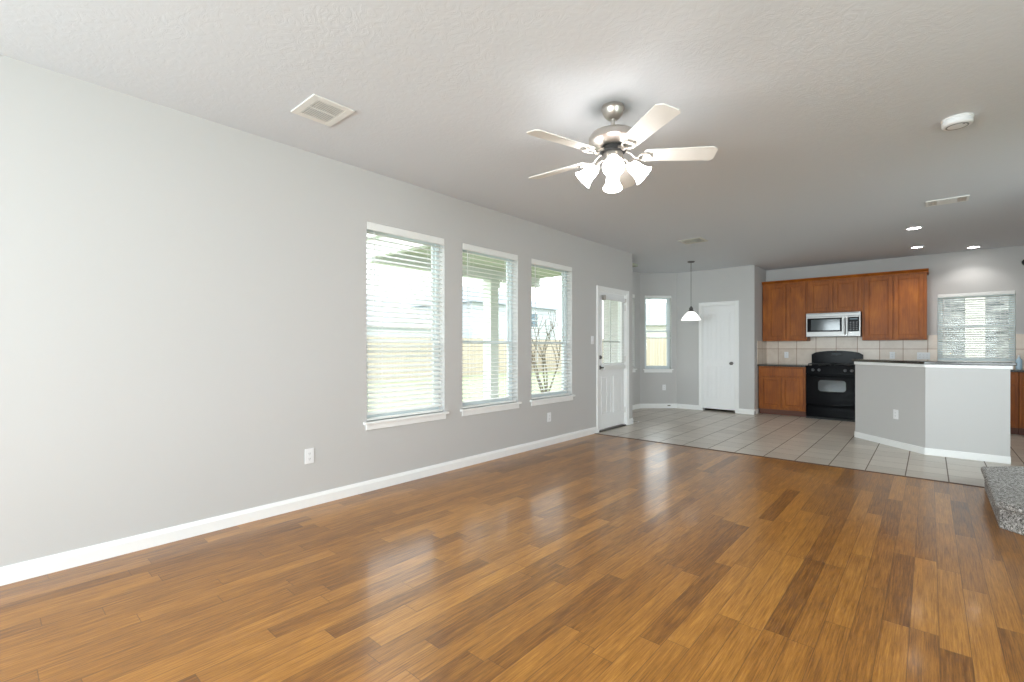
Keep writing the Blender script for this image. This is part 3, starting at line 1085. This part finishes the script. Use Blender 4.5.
m.lathe([(0, -.49), (.005, -.487), (.005, -.472), (0, -.470)], 10, Matrix.Translation((.03, -.02, 0)))
m.obj('pull_chain', M_NICKEL, t)

# ------------------------------------------------------------------ pendant lamp
PX, PY = .452, 8.324
t = thing('pendant_lamp', (PX, PY, H), 0, 'pendant lamp with white glass cone shade hanging by the pantry door', 'pendant lamp')
MB().lathe([(0, 0), (.062, 0), (.062, -.010), (.045, -.022), (0, -.024)], 28).obj('canopy', M_NICKELD, t, smooth=True)
MB().cyl((0, 0, -.02), (0, 0, -.80), .005, .005, 8).obj('stem', M_NICKELD, t)
MB().lathe([(0, -.79), (.014, -.79), (.020, -.805), (.034, -.815), (.034, -.835), (.026, -.842), (.045, -.865), (.052, -.882), (0, -.882)], 24).obj('socket_cover', M_NICKELD, t, smooth=True)
MB().lathe([(.045, -.874), (.070, -.892), (.110, -.935), (.145, -.988), (.168, -1.030), (.163, -1.030), (.140, -.991), (.106, -.940), (.068, -.898), (.045, -.880)], 40).obj('lamp_shade', M_SHADEP, t, smooth=True)
MB().lathe([(0, -.884), (.018, -.890), (.034, -.935), (.024, -.968), (0, -.978)], 20).obj('bulb', M_LENS, t, smooth=True)

# ------------------------------------------------------------------ recessed lights, detector, vents
def downlight(x, y, label, power=20):
    t = thing('recessed_light', (x, y, H), 0, label, 'recessed light', 'kitchen ceiling downlights')
    MB().lathe([(.066, -.001), (.090, -.001), (.092, -.005), (.074, -.009), (.066, -.004)], 32).obj('trim_ring', M_PLATE, t, smooth=True)
    MB().lathe([(0, -.002), (.066, -.002), (.055, -.004), (0, -.005)], 32).obj('lens', M_LENS, t, smooth=True)
    d = bpy.data.lights.new('downlight_beam', 'SPOT')
    d.energy = power
    d.spot_size = math.radians(125)
    d.spot_blend = 0.6
    d.shadow_soft_size = 0.06
    d.color = (1, .97, .93)
    l = bpy.data.objects.new('downlight_beam', d)
    l.location = (0, 0, -.015)
    l.parent = t
    COL.objects.link(l)


downlight(3.448, 7.86, 'lit recessed downlight nearest the camera of the three over the kitchen')
downlight(3.453, 9.37, 'lit recessed downlight in the left rear of the three over the kitchen')
downlight(4.09, 9.93, 'lit recessed downlight nearest the kitchen window wall, rightmost of three', 11)

t = thing('smoke_detector', (3.735, 4.30, H), 0, 'round white smoke detector on the ceiling near the right picture edge', 'smoke detector')
MB().lathe([(0, 0), (.082, 0), (.082, -.006), (.076, -.010), (0, -.010)], 36).obj('mounting_plate', M_PLATE, t, smooth=True)
MB().lathe([(0, -.010), (.074, -.010), (.078, -.016), (.078, -.040), (.070, -.048), (.045, -.050), (0, -.050)], 36).obj('housing', M_PLATE, t, smooth=True)
MB().lathe([(.050, -.0500), (.058, -.0492), (.058, -.0505), (.050, -.0512)], 36).obj('sounder_groove', M_PLATEG, t)
MB().cyl((.03, -.03, -.049), (.03, -.03, -.0525), .006, .006, 12).obj('test_button', M_PLATEG, t)


def vent(x0, x1, y0_, y1_, label, mat, along='x', n=10, border=.032, ends=False):
    t = thing('ceiling_vent', ((x0 + x1) / 2, (y0_ + y1_) / 2, H), 0, label, 'ceiling vent')
    a, b = (x1 - x0) / 2, (y1_ - y0_) / 2
    m = MB()
    for (p, q, r, s_) in ((-a, a, -b, -b + border), (-a, a, b - border, b), (-a, -a + border, -b + border, b - border), (a - border, a, -b + border, b - border)):
        m.box(p, q, r, s_, -.010, -.001)
    m.obj('frame', mat, t, 0.003)
    ia, ib = a - border, b - border
    MB().box(-ia, ia, -ib, ib, -.0025, -.001).obj('duct_opening', M_VOID, t)
    m = MB()
    for k in range(n):
        if along == 'x':
            q = -ib + (k + .5) * 2 * ib / n
            m.box(-ia, ia, -ib / n * .97, ib / n * .97, -.0008, .0008, Matrix.Translation((0, q, -.008)) @ Matrix.Rotation(math.radians(28), 4, 'X'))
        else:
            q = -ia + (k + .5) * 2 * ia / n
            m.box(-ia / n * .97, ia / n * .97, -ib, ib, -.0008, .0008, Matrix.Translation((q, 0, -.008)) @ Matrix.Rotation(math.radians(28), 4, 'Y'))
    if along == 'x':
        m.box(-.003, .003, -ib, ib, -.012, -.004)
    m.obj('louvers', mat, t)
    if ends:
        MB().box(-ia * .55, ia * .55, -ib, ib, -.014, -.012).obj('damper_plate', mat, t, .002)
    return t


vent(.535, .852, 1.335, 1.605, 'square white ceiling vent above the left wall, nearest the camera', M_VENT, 'x', 13, .045)
vent(3.565, 3.895, 6.505, 6.735, 'oblong off-white ceiling vent between smoke detector and recessed lights', M_VENT, 'y', 12, .022, ends=True)
vent(.93, 1.25, 6.57, 6.86, 'small beige ceiling vent in front of the hanging pendant lamp', M_VENTB, 'x', 9, .03)

# spring door stop and cable jack low in the nook
t = thing('door_stop', (0.045, 6.97, .05), 0, 'small dark spring door stop low beside the glazed door corner', 'door stop')
pts = [(.0 + k * .0022, .007 * math.cos(k * .9), .007 * math.sin(k * .9)) for k in range(34)]
MB().tube([(-.030, 0, 0)] + pts, .0018, 5).obj('spring', M_BRASS, t)
MB().cyl((.074, 0, 0), (.088, 0, 0), .009, .008, 12).obj('rubber_tip', M_PLATE, t)
q = Vector(NK2) + (Vector(NK3) - Vector(NK2)) * .78
t = thing('cable_jack', (q.x, q.y, .055), nd[1], 'tiny dark cable jack on the baseboard below the nook window outlet', 'cable jack')
MB().box(-.03, .03, -.020, -.0145, -.010, .010).obj('cover', M_BRASS, t, .002)

# ------------------------------------------------------------------ outdoors
def m_grass():
    t = NT('lawn_grass')
    co = t.objco()[0]
    a = t.noise(co, 3, 4, .7)
    b = t.noise(co, 60, 3, .7)
    c = t.ramp(t.math('ADD', t.math('MULTIPLY', a, .5), t.math('MULTIPLY', b, .5)), [(.3, (.22, .26, .14, 1)), (.6, (.36, .40, .24, 1)), (.8, (.48, .48, .32, 1))])
    t.l(c, t.b.inputs['Base Color'])
    t.set(Roughness=.9)
    return t.m


def m_boards(name, c0, c1, pitch, vertical=True):
    t = NT(name)
    co, x, y, z = t.objco()
    a = z if not vertical else x
    u = t.math('DIVIDE', a, pitch)
    i = t.math('FLOOR', u)
    fu = t.math('SUBTRACT', u, i)
    r = t.white(t.comb(i, 2, 3))
    n = t.noise(t.mapv(co, (20, 20, 2) if vertical else (2, 2, 20)), 1.0, 3)
    c = t.mix(t.math('ADD', t.math('MULTIPLY', r, .5), t.math('MULTIPLY', n, .5)), c0, c1)
    e = t.math('MINIMUM', fu, t.math('SUBTRACT', 1.0, fu))
    sm = t.ramp(e, [(0, (.35, .35, .35, 1)), (.06, (1, 1, 1, 1))])
    c = t.mix(1.0, c, sm, 'MULTIPLY')
    t.l(c, t.b.inputs['Base Color'])
    t.set(Roughness=.8)
    return t.m


def m_brick():
    t = NT('grey_mottled_brick')
    co, x, y, z = t.objco()
    b = t.n('ShaderNodeTexBrick')
    t.l(t.comb(t.math('ADD', x, y), z, 0), b.inputs['Vector'])
    b.inputs['Color1'].default_value = (.10, .105, .11, 1)
    b.inputs['Color2'].default_value = (.42, .42, .41, 1)
    b.inputs['Mortar'].default_value = (.50, .49, .47, 1)
    b.inputs['Scale'].default_value = 1.0
    b.inputs['Mortar Size'].default_value = .010
    b.inputs['Brick Width'].default_value = .30
    b.inputs['Row Height'].default_value = .10
    n = t.noise(t.mapv(co, (1, 1, 2.6)), 3.0, 3, .6)
    bl = t.ramp(n, [(.38, (.07, .08, .09, 1)), (.50, (.22, .23, .24, 1)), (.62, (.50, .50, .49, 1))])
    c = t.mix(.62, b.outputs['Color'], bl)
    t.l(c, t.b.inputs['Base Color'])
    t.set(Roughness=.85)
    return t.m


M_GRASS = m_grass()
M_FENCE = m_boards('weathered_fence_boards', (.50, .42, .33, 1), (.64, .56, .46, 1), .14)
M_SIDE = m_boards('pale_blue_siding', (.50, .54, .58, 1), (.58, .61, .64, 1), .18, False)
M_SIDE2 = m_boards('cream_siding', (.60, .57, .52, 1), (.66, .63, .58, 1), .18, False)
M_ROOF = plain('grey_shingle_roof', (.30, .33, .37, 1), .9, 0, 12, .2)
M_BRICK = m_brick()
M_CONC = plain('patio_concrete', (.45, .44, .42, 1), .8, 0, 6, .1)
M_PPAINT = plain('cream_patio_paint', (.72, .74, .70, 1), .6)
M_PCEIL = m_boards('patio_ceiling_boards', (.42, .45, .36, 1), (.48, .50, .41, 1), .15)
M_WIND = plain('house_window_glass', (.10, .16, .20, 1), .1)
M_BARK = plain('grey_brown_bark', (.15, .12, .09, 1), .8, 0, 30, .2)

GZ = -.12
o = MB().box(-45, RW + 12, -14, 60, GZ - .3, GZ).obj('ground', M_GRASS)
# keep the lawn from poking into the room: it lies below the slab
struct(o)
o = MB().box(-2.65, -.16, 2.6, 7.4, GZ, -.03).obj('patio_slab', M_CONC); struct(o)
t = thing('patio_roof', (-2.36, 5.6, 0), 0, 'cream covered patio roof with beam and square post outside the long-wall windows', 'patio cover', None)
MB().box(.062, 2.19, -1.795, 1.94, 2.62, 2.66).obj('ceiling_boards', M_PCEIL, t)
MB().box(-.06, .06, -1.90, 1.95, 2.44, 2.76).box(.06, 2.20, -1.90, -1.80, 2.50, 2.76).obj('beam', M_PPAINT, t, .004)
MB().box(-.10, 2.2, -1.96, 2.0, 2.76, 2.84).obj('roof_deck', M_PPAINT, t)
m = MB().box(-.10, .10, .48, .68, -.03, 2.44).box(-.12, .12, .46, .70, -.03, .16).box(-.12, .12, .46, .70, 2.30, 2.44)
m.obj('post', M_PPAINT, t, .004)


def fence(A, B, label):
    loc, rz, L = frame(A, B)
    t = thing('wooden_fence', (loc[0], loc[1], GZ), rz, label, 'fence')
    m = MB()
    n = int(L / .145)
    for k in range(n):
        m.box(k * .145, k * .145 + .138, 0, .02, .03, 1.78 + .008 * ((k * 7) % 3))
    m.obj('pickets', M_FENCE, t)
    MB().box(0, L, .02, .06, .35, .44).obj('rail', M_FENCE, t)
    MB().box(0, L, .02, .06, 1.4, 1.49).obj('rail', M_FENCE, t)
    for k in range(int(L / 2.4) + 1):
        MB().box(k * 2.4, k * 2.4 + .09, .06, .15, 0, 1.7).obj('post', M_FENCE, t)
    return t


fence((-13, -4), (-13, 21), 'tan wooden fence across the lawn seen through the long-wall windows')
fence((-13, 21), (1.0, 21), 'tan wooden fence seen through the narrow nook window')


def house(x, y, rz, w, d, h, rh, wall_m, wins, label, name='neighbor_house', hip=0.0, depth_front=0):
    t = thing(name, (x, y, GZ), rz, label, 'house')
    MB().box(-w / 2, w / 2, 0, d, 0, h).obj('walls', wall_m, t)
    m = MB()
    e = .4
    v = [m.bm.verts.new(p) for p in ((-w / 2 - e, -e, h), (w / 2 + e, -e, h), (w / 2 + e, d + e, h), (-w / 2 - e, d + e, h), (-w / 2 - e + hip, d / 2, h + rh), (w / 2 + e - hip, d / 2, h + rh))]
    for f in ((0, 1, 5, 4), (2, 3, 4, 5), (1, 2, 5), (3, 0, 4), (3, 2, 1, 0)):
        m.bm.faces.new([v[i] for i in f])
    m.obj('roof', M_ROOF, t)
    for (a, b, c_, d_) in wins:
        fr = MB().box(a - .06, a, -.05, -.002, c_ - .06, d_ + .06).box(b, b + .06, -.05, -.002, c_ - .06, d_ + .06).box(a, b, -.05, -.002, d_, d_ + .06).box(a, b, -.05, -.002, c_ - .06, c_).box(a, b, -.04, -.002, (c_ + d_) / 2 - .02, (c_ + d_) / 2 + .02).obj('window', M_PPAINT, t)
        MB().box(a, b, -.03, -.002, c_, d_).obj('pane', M_WIND, fr)
    return t


# houses face the lawn: their front (-y local) looks towards +X
house(-22, 16, R90, 12, 8, 2.7, 2.3, M_SIDE, [(-3.5, -2.4, .9, 2.0), (1.5, 2.6, .9, 2.0)], 'low pale blue house with grey hip roof beyond the fence, seen in the first window', hip=2.5)
house(-23, 31, R90, 11, 9, 4.9, 1.9, M_SIDE, [(-3.6, -2.6, 3.2, 4.4), (1.5, 2.6, 3.2, 4.4)], 'taller two-storey pale blue house beyond the fence, seen in the middle window', hip=2.5)
house(-9, 34, math.radians(20), 12, 9, 3.0, 2.0, M_SIDE2, [(-3.0, -2.0, .9, 2.1), (2.0, 3.0, .9, 2.1)], 'low cream house with grey roof seen over the fence in the nook window', hip=2.5)
t = thing('brick_house', (4.6, 13.9, GZ), 0, 'grey mottled brick neighbour house close outside the kitchen window', 'house')
MB().box(-5.5, 5.5, 0, 6, 0, 5.4).obj('walls', M_BRICK, t)
MB().box(-.44, -.14, -.03, -.001, 0, 5.3).obj('trim_board', M_SIDE2, t, label='pale vertical trim board')
fr = MB().box(.12, .92, -.05, -.001, 1.0, 1.06).box(.12, .92, -.05, -.001, 2.7, 2.76).box(.12, .18, -.05, -.001, 1.06, 2.7).box(.86, .92, -.05, -.001, 1.06, 2.7)
m = MB()
v = [m.bm.verts.new(p) for p in ((-6, -.5, 5.4), (6, -.5, 5.4), (6, 6.5, 5.4), (-6, 6.5, 5.4), (-3.5, 3, 7.6), (3.5, 3, 7.6))]
for f_ in ((0, 1, 5, 4), (2, 3, 4, 5), (1, 2, 5), (3, 0, 4), (3, 2, 1, 0)):
    m.bm.faces.new([v[i] for i in f_])
m.obj('roof', M_ROOF, t)
fr.bm.free()

# bare multi-stem tree outside the third window
rnd = random.Random(4)
m = MB()


def branch(p, d, L, r, lev):
    n = 4
    pts = [p]
    rs = [r]
    for k in range(n):
        d = (d + Vector((rnd.uniform(-.14, .14), rnd.uniform(-.14, .14), rnd.uniform(0, .10)))).normalized()
        p = p + d * (L / n)
        pts.append(p)
        rs.append(r * (1 - .42 * (k + 1) / n))
    m.tube(pts, rs, 6)
    if lev > 0:
        for q in range(2 + (lev > 1)):
            a = rnd.uniform(0, 2 * PI)
            dd = (d + Vector((math.cos(a), math.sin(a), .25)) * .55).normalized()
            branch(pts[-1 if q < 2 else 3], dd, L * .68, rs[-1], lev - 1)


TX, TY = -4.2, 10.2
t = thing('bare_tree', (TX, TY, GZ), 0, 'bare multi-stem small tree on the lawn outside the third window', 'tree')
for a, tl in ((2.5, .42), (3.6, .22), (0.7, .34), (5.4, .30), (1.6, .15)):
    branch(Vector((.05 * math.cos(a), .05 * math.sin(a), 0)), Vector((math.cos(a) * tl, math.sin(a) * tl, 1)).normalized(), 1.15, .027, 2)
m.obj('trunk_and_branches', M_BARK, t, smooth=True)
